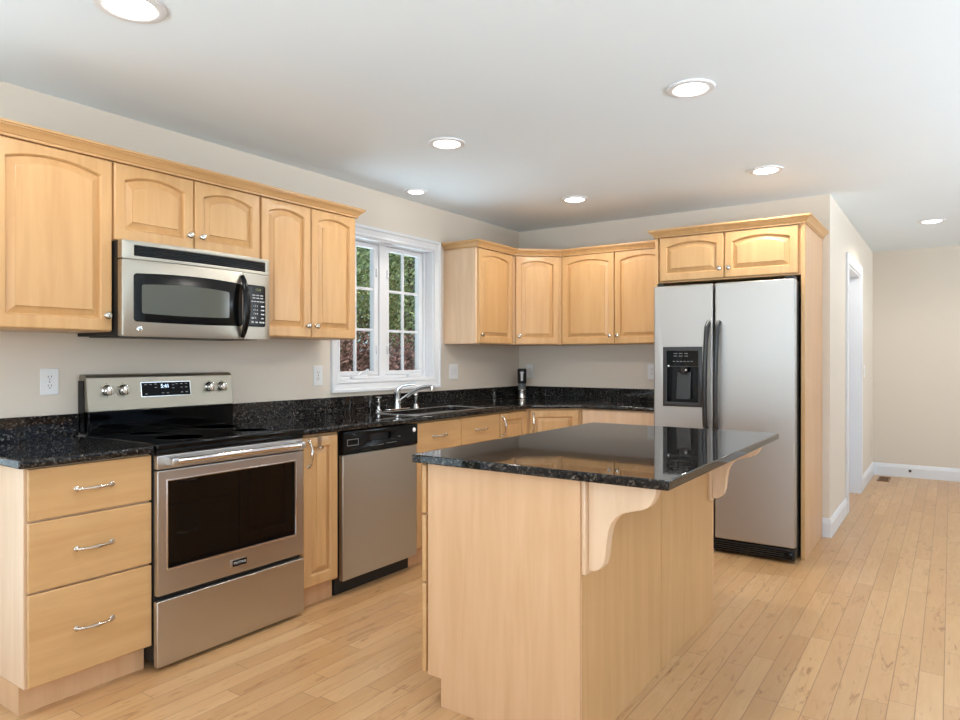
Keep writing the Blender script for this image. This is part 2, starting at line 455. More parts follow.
# doorway in the hall wall: casing, jamb and a closed panelled door set deep in it
d1 = thing('door_1', None, None, kind='structure')
c = .087
MB().plate([(DY0-c, 0), (DY0, 0), (DY0, DZ), (DY1, DZ), (DY1, 0), (DY1+c, 0), (DY1+c, DZ+c), (DY0-c, DZ+c)], [], 'x', XW, XW+.018, .004).build('casing', 'white', d1)
MB().plate([(DY0, 0), (DY0+.016, 0), (DY0+.016, DZ-.016), (DY1-.016, DZ-.016), (DY1-.016, 0), (DY1, 0), (DY1, DZ), (DY0, DZ)], [], 'x', XW-.125, XW+.004).build('jamb', 'white', d1)
dm = MB().box(XW-.12, XW-.085, DY0+.016, DY1-.016, .008, DZ-.016, .002).build('door_slab', 'white', d1)
for z0, z1 in ((.22, .92), (1.05, 1.88)):
    MB().box(XW-.086, XW-.078, DY0+.14, DY1-.14, z0, z1, .004).build('door_panel', 'white', dm)
MB().lathe([(.0, 0), (.026, 0), (.026, .006), (.011, .012), (.011, .04), (.026, .05), (.028, .06), (.018, .07), (0, .072)], (XW-.0855, DY0+.085, .95), 'x', 16).build('door_handle', 'nickel', dm)

# ------------------------------------------------------------------ sink window (casement pair)
w1 = thing('window_1', None, None, kind='structure')
CAS = [(0, 0), (.0, .070), (.022, .070), (.022, .052), (.016, .047), (.013, .014), (.018, .008), (.018, 0)]
def casing_ring(y0, y1, z0, z1, wd):
    loops = []
    for dx, k in ((0, wd), (.024, wd), (.024, wd-.016), (.017, wd-.024), (.013, .016), (.018, .010), (.018, 0), (0, 0)):
        loops.append([(dx, y0-k, z0-k), (dx, y1+k, z0-k), (dx, y1+k, z1+k), (dx, y0-k, z1+k)])
    return MB().rings(loops, False)
mb = casing_ring(WY0, WY1, WZ0, WZ1, .070); bmesh.ops.recalc_face_normals(mb.bm, faces=mb.bm.faces[:]); mb.build('window_casing', 'white', w1)
MB().plate(rect(WY0, WY1, WZ0, WZ1), [rect(WY0+.012, WY1-.012, WZ0+.012, WZ1-.012)], 'x', -.13, .003).build('window_jamb', 'white', w1)
ymid = (WY0+WY1)/2
MB().plate(rect(WY0+.012, WY1-.012, WZ0+.012, WZ1-.012), [rect(WY0+.034, ymid-.034, WZ0+.032, WZ1-.020), rect(ymid+.034, WY1-.034, WZ0+.032, WZ1-.020)], 'x', -.13, -.062, .003).build('window_frame', 'white', w1)
for ya, yb in ((WY0+.036, ymid-.036), (ymid+.036, WY1-.036)):
    za, zb = WZ0+.034, WZ1-.022
    sw = .042
    sash = MB().plate(rect(ya, yb, za, zb), [rect(ya+sw, yb-sw, za+.030, zb-.030)], 'x', -.118, -.074, .004).build('sash', 'white', w1)
    ga, gb, gc, gd = ya+sw, yb-sw, za+.030, zb-.030
    MB().box(-.1005, -.0965, ga-.004, gb+.004, gc-.004, gd+.004).build('pane', 'glass', sash)
    mu = MB(); ym = (ga+gb)/2
    mu.box(-.105, -.086, ym-.009, ym+.009, gc, gd, .003)
    for i in (1, 2):
        z = gc+(gd-gc)*i/3; mu.box(-.1045, -.0865, ga, gb, z-.009, z+.009, .003)
    mu.build('muntins', 'white', sash)
    yc = ya+.20 if ya < ymid-.1 else yb-.14
    k = MB().box(-.062, -.022, yc-.065, yc+.065, WZ0+.0125, WZ0+.040, .006)
    k.tube([(-.042, yc-.01, WZ0+.038), (-.032, yc+.015, WZ0+.058), (-.026, yc+.06, WZ0+.064)], [.011, .008, .007], 8)
    k.lathe([(0, 0), (.010, 0), (.011, .018), (0, .022)], (-.026, yc+.062, WZ0+.060), 'z', 10)
    k.build('crank_handle', 'white', w1)
    for zz in (za+.18, zb-.2):
        yl = yb-.02 if ya < ymid-.1 else ya+.02
        MB().box(-.075, -.062, yl-.008, yl+.008, zz-.03, zz+.03, .003).build('sash_latch', 'white', w1)

# ------------------------------------------------------------------ cabinet builders (local: x across, y into the wall, z up; face frame at y = 0)
def door_parts(parent, x0, x1, z0, z1, arch=.028, knob=None, pull=None, stile=.046, th=.020):
    """a framed door with raised panel; knob / pull = (x, z)"""
    ox0, ox1, oz0, ozs = x0+stile, x1-stile, z0+stile+.006, z1-stile+(.008 if arch else 0)-arch
    NA = 14
    def contour(d, y):
        a0, a1, b0 = ox0+d, ox1-d, oz0+d
        P = [(a0, y, b0), (a1, y, b0)]
        for i in range(NA+1):
            t = i/NA; x = a1+(a0-a1)*t
            P.append((x, y, ozs-d+arch*(1-(2*t-1)**2)))
        return P
    def outer(ins, y):
        P = [(x0+ins, y, z0+ins), (x1-ins, y, z0+ins)]
        for i in range(NA+1):
            t = i/NA
            x = x1-ins if i == 0 else x0+ins if i == NA else (ox1+(ox0-ox1)*t)
            P.append((x, y, z1-ins))
        return P
    mb = MB().rings([outer(0, 0), outer(0, -th+.006), outer(.0018, -th+.0022), outer(.006, -th), contour(-.001, -th), contour(.002, -th+.003), contour(.006, -th+.0135), contour(.006, -.004)], False, True)
    bmesh.ops.recalc_face_normals(mb.bm, faces=mb.bm.faces[:])
    d = mb.build('door', 'maple', parent, 30)
    mb = MB().rings([contour(.0058, -.003), contour(.0058, -th+.0155), contour(.009, -th+.0155), contour(.034, -th+.0055), contour(.0352, -th+.001), contour(.037, -th+.0005)], True)
    bmesh.ops.recalc_face_normals(mb.bm, faces=mb.bm.faces[:])
    mb.build('raised_panel', 'maple', d, 20)
    if knob: knob_mb(knob[0], knob[1], -th).build('knob', 'nickel', d)
    if pull: pull_mb(pull[0], pull[1], -th, True).build('pull', 'nickel', d)
    return d
def knob_mb(x, z, y):
    return MB().lathe([(.0, 0), (.009, 0), (.009, -.002), (.005, -.004), (.0048, -.012), (.009, -.016), (.0145, -.019), (.0155, -.023), (.013, -.027), (.007, -.029), (0, -.0295)], (x, y, z), 'y', 18)
def pull_mb(x, z, y, vert=False, half=.066):
    mb = MB(); P = []; R = []
    for i in range(25):
        t = -1+i/12
        P.append((t*half, -.006-.022*(1-t*t)**.7 if abs(t) < 1 else -.006)); 
        R.append(.0044+.0042*math.exp(-(t/.30)**2)+.0030*math.exp(-((abs(t)-.78)/.08)**2)+(.0036 if abs(t) > .92 else 0))
    f = (lambda u, v: (x, y+v, z+u)) if vert else (lambda u, v: (x+u, y+v, z))
    mb.tube([f(u, v) for u, v in P], R, 10)
    for sgn in (-1, 1):
        cx, _, cz = f(sgn*half*.985, 0)
        mb.lathe([(.0105, 0), (.0105, -.003), (.007, -.006), (.006, -.011)], (cx, y, cz), 'y', 14)
    return mb
def drawer(parent, x0, x1, z0, z1, pull=True, th=.020):
    d = MB().box(x0, x1, -th, -.0005, z0, z1, .004, 3).build('drawer', 'maple_h', parent)
    if pull: pull_mb((x0+x1)/2, (z0+z1)/2, -th).build('pull', 'nickel', d)
    return d

FB = .603          # base face-frame plane, measured from the wall
FU = .302          # wall cabinet face-frame plane
R90 = PI/2
def wall_cabinet(label, loc, rz, w, z0, z1, depth, doors, box_mat='maple', poly=None, group='maple wall cabinets'):
    t = thing('wall_cabinet', label, 'cabinet', (loc[0], loc[1], z0), rz, group)
    h = z1-z0
    if poly: mb = MB().prism(poly, 'z', 0, h)
    else: mb = MB().box(.0005, w-.0005, 0, depth, 0, h, .0015)
    mb.build('cabinet_box', box_mat, t)
    for x0, x1, dz0, dz1, arch, kn in doors:
        door_parts(t, x0, x1, dz0-z0, dz1-z0, arch, knob=(kn[0], kn[1]-z0))
    return t
UB, UT = 1.380, 2.112
DT = 2.1095
wall_cabinet('tall single-door maple wall cabinet beside the microwave, cut off by the frame', (FU, -.457), R90, .457, UB, UT, FU-.002, [(.006, .4545, UB+.003, DT, .030, (.427, 1.448))])
wall_cabinet('short two-door maple cabinet directly above the microwave', (FU, 0), R90, .762, 1.772, UT, FU-.002, [(.006, .381, 1.777, DT, .030, (.353, 1.845)), (.386, .757, 1.777, DT, .030, (.417, 1.845))])
wall_cabinet('two-door maple wall cabinet between the microwave and the window', (FU, .7625), R90, .694, UB, UT, FU-.002, [(.005, .338, UB+.003, DT, .026, (.309, 1.448)), (.343, .686, UB+.003, DT, .026, (.372, 1.448))])
wall_cabinet('single-door maple wall cabinet with exposed side panel beside the window', (FU, 2.736), R90, .533, UB, UT, FU-.002, [(.022, .505, UB+.003, DT, .030, (.050, 1.448))], 'pale_daylit')  # paler box paints rear daylight onto the exposed side
# diagonal corner unit
ax, ay, bx_, by_ = .302, 3.272, .604, 3.5605
ang = math.atan2(by_-ay, bx_-ax); L = math.hypot(bx_-ax, by_-ay)
def loc2(px, py, ox, oy, a):
    dx, dy = px-ox, py-oy; return (dx*math.cos(a)+dy*math.sin(a), -dx*math.sin(a)+dy*math.cos(a))
poly = [loc2(px, py, ax, ay, ang) for px, py in ((ax, ay), (bx_, by_), (bx_, YB-.002), (.002, YB-.002), (.002, ay))]
wall_cabinet('diagonal single-door maple wall cabinet in the room corner', (ax, ay), ang, L, UB, UT, 0, [(.022, L-.030, UB+.003, DT, .028, (.050, 1.448))], poly=poly)
XF = 1.5545
wall_cabinet('two-door maple wall cabinet between the corner and the refrigerator', (bx_+.001, by_), 0, XF-bx_-.002, UB, UT, YB-by_-.002, [(.010, .472, UB+.003, DT, .030, (.442, 1.448)), (.478, .940, UB+.003, DT, .030, (.506, 1.448))])
# refrigerator surround
FY = 3.173
t = thing('refrigerator_cabinet', 'wide short two-door maple cabinet above the refrigerator', 'cabinet', (1.58, FY, 1.795), 0)
MB().box(0, .921, 0, YB-FY-.002, 0, 2.112-1.795, .0015).build('cabinet_box', 'maple', t)
door_parts(t, .012, .448, .010, 2.1095-1.795, .030, knob=(.424, .074))
door_parts(t, .455, .905, .010, 2.1095-1.795, .030, knob=(.484, .074))
for x, lab in ((1.557, 'tall maple panel on the corner side of the refrigerator, mostly hidden'), (2.503, 'tall maple end panel on the hall side of the refrigerator')):
    t = thing('end_panel', lab, 'panel', (x, FY-.018, 0))
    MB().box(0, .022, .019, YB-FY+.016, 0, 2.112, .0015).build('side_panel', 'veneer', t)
    MB().box(-.0005, .0225, 0, .0185, 0, 2.112, .002).build('edge_strip', 'maple', t)
# crown mouldings
CR = [(-.018, 2.1122), (.007, 2.1122), (.0075, 2.1175), (.004, 2.1195), (.004, 2.1225), (.010, 2.1245), (.014, 2.131), (.022, 2.141), (.031, 2.1475), (.034, 2.149), (.034, 2.1535), (.040, 2.155), (.040, 2.1645), (-.018, 2.1645)]
def crown(path, label):
    o = MB().sweep(path, CR).build('crown_molding', 'maple_y', None, 25)
    tag(o, label, 'molding', 'maple crown moldings', 'thing')
e = .020
crown([(.003, -.458), (FU+e, -.458), (FU+e, 1.4575), (.003, 1.4575)], 'long maple crown molding along the cabinets above the microwave')
crown([(.003, 2.735), (FU+e, 2.735), (FU+e, 3.264), (.612, by_-e), (1.514, by_-e)], 'maple crown molding that bends round the corner wall cabinets')
crown([(1.556, YB-.003), (1.556, FY-e), (2.527, FY-e), (2.527, YB-.003)], 'maple crown molding on top of the refrigerator cabinet')

# base cabinets
def base_cabinet(label, y0, w, side_mat='maple', name='base_cabinet'):
    t = thing(name, label, 'cabinet', (FB, y0, 0), R90, 'maple base cabinets')
    MB().box(.0008, w-.0008, 0, FB-.002, .102, .8835, .0015).build('cabinet_box', side_mat, t)
    MB().box(.0008, w-.0008, .040, FB-.002, 0, .1015).build('toe_kick', 'veneer', t)
    return t
t = base_cabinet('three-drawer maple base cabinet beside the range with a bare end panel', -.457, .457, 'pale_daylit')  # rear daylight on the end panel is put into the paler box colour
for z0, z1 in ((.106, .433), (.440, .686), (.693, .876)): drawer(t, .009, .4565, z0, z1)
t = base_cabinet('narrow maple base cabinet between the range and dishwasher', .765, .265)
door_parts(t, .020, .252, .112, .868, 0, pull=(.052, .785), stile=.050)
t = thing('base_cabinet', 'sink base cabinet with two drawer-like fronts under the sink', 'cabinet', (FB, 1.648, 0), R90, 'maple base cabinets')
MB().plate(rect(.0008, .9352, 0, FB-.002), [rect(.019, .917, .020, FB-.020)], 'z', .102, .8835, .0012).build('cabinet_box', 'maple', t)
MB().box(.0008, .9352, .040, FB-.002, 0, .1015).build('toe_kick', 'veneer', t)
for a0, a1 in ((.010, .466), (.472, .930)):
    drawer(t, a0, a1, .692, .872)
    door_parts(t, a0, a1, .112, .684, 0, pull=((a1-.030) if a0 < .1 else (a0+.030), .61))
t = base_cabinet('narrow maple base cabinet between the sink and the corner', 2.585, .404)
door_parts(t, .012, .378, .112, .872, 0, pull=(.036, .775), stile=.052)
ax, ay, bx_, by_ = .603, 2.992, .930, 3.262
ang = math.atan2(by_-ay, bx_-ax); L = math.hypot(bx_-ax, by_-ay)
t = thing('base_cabinet', 'diagonal maple base cabinet in the room corner', 'cabinet', (ax, ay, 0), ang, 'maple base cabinets')
P1 = [loc2(px, py, ax, ay, ang) for px, py in ((ax, ay), (bx_, by_), (bx_, YB-.002), (.002, YB-.002), (.002, ay))]
MB().prism(P1, 'z', .102, .8835).build('cabinet_box', 'maple', t)
P2 = [loc2(px, py, ax, ay, ang) for px, py in ((ax-.04, ay+.006), (bx_-.006, by_+.05), (bx_-.006, YB-.004), (.004, YB-.004), (.004, ay+.006))]
MB().prism(P2, 'z', 0, .1015).build('toe_kick', 'veneer', t)
door_parts(t, .022, L-.022, .112, .872, 0, pull=(.048, .775), stile=.052)
t = thing('base_cabinet', 'pale plain-fronted base unit between the corner and the refrigerator', 'cabinet', (.932, 3.262, 0), 0, 'maple base cabinets')
MB().box(0, .622, 0, YB-3.262-.002, .102, .8835, .0015).build('cabinet_box', 'veneer', t)
MB().box(0, .622, .05, YB-3.262-.002, 0, .1015).build('toe_kick', 'veneer', t)
MB().box(.018, .610, -.020, -.0005, .108, .876, .004, 3).build('front_panel', 'pale_daylit', t)

# ------------------------------------------------------------------ worktops and splashbacks
def stone(name, mb, label, cat, group=None):
    o = mb.build(name, 'granite', None, 30); tag(o, label, cat, group); return o
stone('countertop', MB().prism([(.002, -.487), (.648, -.487), (.648, -.003), (.002, -.003)], 'z', .884, .914, .007, 3), 'short black granite countertop above the three-drawer cabinet', 'countertop', 'black granite countertops')
SX0, SX1, SY0, SY1 = .235, .560, 1.70, 2.50
stone('countertop', MB().plate([(.002, .766), (.648, .766), (.648, 2.972), (.950, 3.215), (1.5555, 3.215), (1.5555, YB-.002), (.002, YB-.002)], [rrect(SX0, SX1, SY0, SY1, .05)[::-1]], 'z', .884, .914, .007, 3), 'long black granite countertop bending round the corner with the sink in it', 'countertop', 'black granite countertops')
for a, lab in (((.002, .022, -.487, -.0005), 'short black granite backsplash behind the three-drawer cabinet'), ((.002, .022, .7665, YB-.023), 'long black granite backsplash running under the window'), ((.002, 1.5555, YB-.022, YB-.002), 'black granite backsplash on the wall beside the refrigerator')):
    stone('backsplash', MB().box(a[0], a[1], a[2], a[3], .9145, 1.016, .002), lab, 'backsplash', 'black granite backsplashes')

# ------------------------------------------------------------------ sink
t = thing('kitchen_sink', 'stainless double-bowl sink set into the granite under the window', 'sink', ((SX0+SX1)/2, (SY0+SY1)/2, .914))
hx, hy = (SX1-SX0)/2, (SY1-SY0)/2
MB().plate(rrect(-hx-.004, hx+.004, -hy-.004, hy+.004, .052), [rrect(-hx+.010, hx-.010, -hy+.010, -.016, .04)[::-1], rrect(-hx+.010, hx-.010, .016, hy-.010, .04)[::-1]], 'z', -.0335, -.0306, .0008).build('flange', 'steel', t)
MB().plate(rrect(-hx-.010, hx+.010, -hy-.010, hy+.010, .055), [rrect(-hx+.006, hx-.006, -hy+.006, hy-.006, .045)[::-1]], 'z', .0004, .004, .001).build('rim', 'steel', t)
for y0, y1 in ((-hy+.010, -.016), (.016, hy-.010)):
    def lp(ins, z, r): return [(x, y, z) for x, y in rrect(-hx+.010+ins, hx-.010-ins, y0+ins, y1-ins, r)]
    mb = MB().rings([lp(0, -.031, .04), lp(.004, -.13, .04), lp(.012, -.185, .035), lp(.04, -.20, .03)], True)
    b = mb.build('bowl', 'steel', t)
    MB().lathe([(.045, 0), (.045, .003), (.035, .003), (.03, .001), (0, .001)], (0, (y0+y1)/2, -.200), 'z', 20).build('drain', 'chrome', b)
# faucet
t = thing('faucet', 'chrome single-lever faucet with arched spout behind the sink', 'faucet', (.140, 2.030, .914))
MB().prism([(x*1.0, y) for x, y in rrect(-.030, .030, -.120, .120, .029)], 'z', .0004, .009, .003).build('base_plate', 'chrome', t)
MB().lathe([(.026, .009), (.024, .02), (.021, .04), (.0205, .085), (.023, .105), (.024, .120), (.017, .130), (0, .134)], (0, 0, 0), 'z', 20).build('body', 'chrome', t)
MB().tube([(.012, .0, .052), (.05, .004, .075), (.11, .009, .112), (.17, .014, .143), (.22, .018, .160), (.255, .021, .166), (.283, .023, .163)], [.014, .014, .013, .012, .0115, .011, .0115], 12).build('spout', 'chrome', t)
MB().lathe([(0, .014), (.0125, .014), (.0135, .0), (.0125, -.016), (0, -.016)], (.287, .023, .155), 'z', 14).build('aerator', 'chrome', t)
MB().tube([(0, 0, .124), (.006, .004, .146), (.03, .018, .164), (.065, .042, .172), (.105, .068, .175)], [.013, .012, .0095, .0085, .0075], 10).build('lever', 'chrome', t)
t = thing('soap_dispenser', 'small chrome soap pump between the faucet and the dishwasher', 'soap dispenser', (.150, 1.832, .914))
MB().lathe([(.022, .0004), (.022, .006), (.014, .012), (.011, .02), (.011, .055), (.013, .058), (.013, .066), (.008, .068), (.008, .085)], (0, 0, 0), 'z', 16).build('body', 'chrome', t)
MB().lathe([(.008, .085), (.020, .089), (.021, .096), (0, .099)], (0, 0, 0), 'z', 16).build('pump_head', 'chrome', t)
t = thing('side_sprayer', 'chrome side sprayer on the counter beyond the faucet', 'sprayer', (.150, 2.215, .914))
MB().lathe([(.024, .0004), (.023, .006), (.016, .022), (.013, .03), (0, .032)], (0, 0, 0), 'z', 16).build('holder', 'chrome', t)
MB().lathe([(.010, .030), (.011, .05), (.013, .075), (.017, .085), (.0175, .105), (.013, .112), (0, .114)], (0, 0, 0), 'z', 16).build('spray_head', 'chrome', t)

# corner canister
t = thing('canister', 'slim steel canister with a tall black top in the counter corner', 'canister', (.158, 3.66, .914))
MB().lathe([(.036, .0005), (.038, .004), (.037, .012), (.0345, .022), (.0345, .05), (.036, .060), (.037, .078), (.034, .082), (0, .082)], (0, 0, 0), 'z', 24).build('steel_base', 'nickel', t)
MB().lathe([(.033, .082), (.034, .09), (.034, .128), (.036, .132)], (0, 0, 0), 'z', 24).build('clear_collar', 'clear', t)
MB().lathe([(.038, .132), (.040, .136), (.040, .248), (.038, .258), (.032, .263), (0, .264)], (0, 0, 0), 'z', 24).build('black_top', 'blackmat', t)
# pale goblet-shaped emblem wrapped on the black top (faces the camera side)
em = [(-.010, .180), (-.012, .224), (-.018, .224), (-.018, .232), (-.008, .236), (.008, .236), (.018, .232), (.018, .224), (.012, .224), (.010, .180), (.010, .156), (-.010, .156)]
mb = MB().plate(em, [], 'y', -.001, .0).slice_x(-.02, .02, 8)
a0 = math.radians(30)
mb.deform(lambda v: ((.0405-v.y)*math.sin(v.x/.04+a0), -(.0405-v.y)*math.cos(v.x/.04+a0), v.z)).build('emblem', 'print', t)

# ------------------------------------------------------------------ range
RF = .655
t = thing('range', 'stainless electric range with black glass top and oven window', 'range', (RF, .0015, 0), R90)
rw = .759
MB().box(.002, rw-.002, .028, RF-.012, .035, .893, .003).build('body', 'blackmat', t)
for x in (.05, rw-.05):
    for y in (.08, .56): MB().lathe([(0, 0), (.018, 0), (.018, .006), (.010, .008), (.010, .0345), (0, .0345)], (x, y, 0), 'z', 12).build('foot', 'blackmat', t)
ck = MB().box(.000, rw, -.004, .580, .8955, .921, .007, 3).build('cooktop', 'glassblk', t)
for cx, cy, rr in ((.20, .16, .105), (.565, .16, .085), (.20, .43, .075), (.565, .43, .105), (.38, .47, .045)):
    MB().lathe([(rr, .9211), (rr, .9214), (rr+.003, .9214), (rr+.003, .9211)], (cx, cy, 0), 'z', 48).build('burner_ring', 'burner', ck)
MB().box(.003, rw-.003, .004, .0275, .876, .8945, .002).build('front_trim', 'black', t)
# oven door
dz0, dz1 = .306, .873
od = MB().plate(rect(.004, rw-.004, dz0, .811), [rect(.047, .706, .409, .768)], 'y', 0, .026, .003).build('oven_door', 'steel', t)
MB().box(.050, .703, .004, .012, .411, .766).build('oven_window', 'ovenglass', od)
lin = MB().plate(rect(.043, .710, .405, .772), [rect(.0485, .7045, .4105, .7665)], 'y', -.0015, .003, .0008).build('window_trim', 'chrome', od)
MB().box(.004, rw-.004, .001, .027, .817, dz1, .003).build('door_cap', 'steel', od)
h = MB().tube([(.062, -.040, .848), (.70, -.040, .848)], .0132, 14, 1.0)
h.build('handle', 'chrome', od)
for x in (.052, .710): MB().box(x-.016, x+.016, -.053, .002, .832, .864, .005).build('handle_bracket', 'steel', od)
bd = MB().box(.342, .424, -.003, -.0005, .338, .371, .001).build('badge', 'chrome', od)
MB().box(.350, .4225, -.0036, -.0028, .3405, .3685).build('badge_plate', 'black', od)
text_mb('MAYTAG', .0165, (.3865, -.0038, .3545), FRONT, .0003, xs=.95).build('badge_lettering', 'print', od, 0)
dr = MB().box(.001, rw-.001, -.001, .026, .018, .285, .004, 3).build('storage_drawer', 'steel', t)
# backguard (leans back a little)
bk = [(RF-.100, 1.024), (RF-.078, 1.176), (RF-.070, 1.188), (RF-.055, 1.193), (RF-.018, 1.193), (RF-.012, 1.180), (RF-.012, 1.024)]
cp = MB().prism(bk, 'x', .003, rw-.003, .003).build('control_panel', 'range_panel', t)
MB().prism([(RF-.092, .9215), (RF-.098, 1.0235), (RF-.012, 1.0235), (RF-.012, .9215)], 'x', .006, rw-.006, .002).build('backguard_base', 'glassblk', t)
MB().prism([(RF-.070, .93), (RF-.060, 1.165), (RF-.012, 1.165), (RF-.012, .93)], 'x', .0, .0026).build('side_cap', 'black', t)
MB().prism([(RF-.070, .93), (RF-.060, 1.165), (RF-.012, 1.165), (RF-.012, .93)], 'x', rw-.0026, rw).build('side_cap', 'black', t)
sl = (.022)/(.152)
def pan(z): return RF-.100+(z-1.024)*sl         # panel face depth at height z
PN = Vector((0, -1, sl)).normalized()
def on_panel(mb):          # mb laid out with x, z and y = height off the panel (negative = out)
    return mb.deform(lambda v: (v.x, pan(v.z)+v.y, v.z-v.y*0))
on_panel(MB().box(.250, .510, -.0016, .002, 1.080, 1.153, .001)).build('display_frame', 'chrome', cp)
ds = on_panel(MB().box(.254, .506, -.0022, -.001, 1.084, 1.149)).build('display', 'display', cp)
on_panel(text_mb('5:41', .026, (.372, -.0026, 1.130), FRONT, .0003)).build('clock_digits', 'digits', ds, 0)
mb = MB()
for x, z in ((.275, 1.140), (.300, 1.140), (.325, 1.141), (.325, 1.125), (.275, 1.095), (.36, 1.097), (.385, 1.097), (.415, 1.136), (.415, 1.120), (.435, 1.140), (.46, 1.140), (.485, 1.140), (.46, 1.122), (.485, 1.122), (.46, 1.098), (.485, 1.098)):
    mb.box(x-.006, x+.006, -.0027, -.0021, z-.002, z+.002)
on_panel(mb).build('key_marks', 'printgrey', ds, 0)  # plain bars in place of key words
for x in (.091, .166, .617, .690):
    z = 1.119; y = pan(z)
    kb = MB().lathe([(0, .0), (.025, .0), (.025, -.006), (.0215, -.010), (.0205, -.026), (.018, -.029), (0, -.029)], (x, y, z), 'y', 28).build('knob', 'chrome', t)
    MB().box(x-.0045, x+.0045, y-.038, y-.024, z-.021, z+.021, .002).build('knob_grip', 'nickel', kb)
    mk = MB()
    for a in range(0, 360, 60):
        dx, dzz = .031*math.sin(math.radians(a)), .031*math.cos(math.radians(a))
        mk.box(x+dx-.0012, x+dx+.0012, pan(z+dzz)-.0012, pan(z+dzz)+.001, z+dzz-.0025, z+dzz+.0025)
    mk.build('dial_marks', 'slot', cp, 0)  # printed tick marks around the knob, without letters

# ------------------------------------------------------------------ microwave
MF = .392
t = thing('microwave', 'stainless microwave hung under the short cabinet above the range', 'microwave', (MF, .0015, 1.361), R90)
mw_, mh = .759, .410
def bow(v, b=.022):
    u = 2*v.x/mw_-1; return (v.x, v.y-b*(1-u*u) if v.y < .03 else v.y, v.z)
MB().box(.001, mw_-.001, .034, MF-.003, .004, mh, .002).build('body', 'blackmat', t)
MB().box(.03, mw_-.03, .06, MF-.05, -.001, .0035, .001).build('underside_filter', 'blackmat', t)
def curved(mb, n=18): return mb.slice_x(0, mw_, n).deform(bow)
# top strip with the vent grille
zt0, zt1 = .331, mh
top = curved(MB().plate(rrect(.0, mw_, zt0, zt1, .006), [rrect(.049, .732, .345, .392, .004)[::-1]], 'y', 0, .0335, .0015)).build('top_strip', 'steel_warm', t, broad=0)
vb = curved(MB().box(.050, .731, .014, .033, .3455, .3915)).build('vent_recess', 'blackmat', top, broad=0)
sl_ = MB()
for i in range(5): sl_.box(.050, .731, .003, .016, .348+i*.0088, .3525+i*.0088)
curved(sl_).build('vent_slats', 'black', top)
# door with black frame and smoked window
UD = .590
door = curved(MB().plate(rrect(.0, UD-.0012, .0, zt0-.002, .008), [], 'y', 0, .0335, .003)).build('microwave_door', 'steel_warm', t, broad=0)
def arched(x0, x1, z0, z1, r, up, dn=0, n=5):
    P = rrect(x0, x1, z0, z1, r, n); Q = []
    # add points on the long edges and bow them
    out = []
    for i, p in enumerate(P):
        q = P[(i+1) % len(P)]; out.append(p)
        if abs(q[0]-p[0]) > .1:
            for k in range(1, 12): out.append((p[0]+(q[0]-p[0])*k/12, p[1]+(q[1]-p[1])*k/12))
    zc = (z0+z1)/2
    for x, z in out:
        s = 1-(2*(x-x0)/(x1-x0)-1)**2
        Q.append((x, z+(up*s if z > zc else -dn*s)))
    return Q
curved(MB().plate(arched(.047, .585, .064, .270, .014, .010, .004), [], 'y', -.0016, .001, .0006)).build('window_frame', 'black', door, broad=0)
curved(MB().plate(arched(.081, .507, .100, .224, .008, .010, .004), [], 'y', -.0024, -.0010)).build('door_window', 'mwglass', door, broad=0)
mb = curved(MB().lathe([(0, 0), (.0125, 0), (.0125, -.0022), (.0105, -.0030), (0, -.0024)], (.072, 0, .031), 'y', 24), 1); mb.build('round_emblem', 'chrome', door)
em = MB()
for k in range(2):
    em.tube([(.072+.0045*math.cos(a*.5)*(1 if k else -1)*(.4+a*.05), -.0034-.008, .031+.0052*math.sin(a*.5)) for a in range(0, 11)], .0008, 6)
em.deform(lambda v: bow((Vector((v.x, v.y+.008, v.z))))).build('emblem_script', 'slot', door)
# key panel
cpn = curved(MB().plate(rrect(UD+.0012, mw_, .0, zt0-.002, .008), [], 'y', 0, .0335, .003)).build('key_panel', 'steel_warm', t, broad=0)
kp = curved(MB().plate(rrect(UD+.010, .730, .064, .272, .012), [], 'y', -.0016, .001, .0006)).build('key_pad', 'black', cpn, broad=0)
curved(text_mb('12:30', .016, (.682, -.0018, .250), FRONT, .0003), 18).build('clock_digits', 'digits_dim', kp, 0)
mb = MB()
for r, z in enumerate((.222, .208)):
    for x in (.655, .680, .705): mb.box(x-.009, x+.009, -.0022, -.0014, z-.0025, z+.0025)
for x in (.645, .663, .681, .699, .716): mb.box(x-.007, x+.007, -.0022, -.0014, .1885, .1935)
for z in (.168, .148, .128): mb.box(.700, .722, -.0022, -.0014, z-.003, z+.003)
for x in (.648, .672, .698, .716): mb.box(x-.007, x+.007, -.0022, -.0014, .083, .090)
for x in (.648, .710): mb.box(x-.008, x+.008, -.0022, -.0014, .104, .110)
curved(mb).build('key_marks', 'print', kp, 0)  # blank printed bars where the key words would be
for r, row in enumerate(('1 2 3', '4 5 6', '7 8 9', '0')):
    curved(text_mb(row, .014, (.666, -.0018, .168-.020*r), FRONT, .0003), 18).build('key_digits', 'print', kp, 0)
# bowed black handle
hp = []
for i in range(17):
    s = -1+i/8; hp.append((.582, -.020-.036*(1-s*s)**.8, .160+s*.150))
MB().tube(hp, [.011+.008*(1-abs(-1+i/8)**2) for i in range(17)], 12, .75).build('handle', 'black', door)

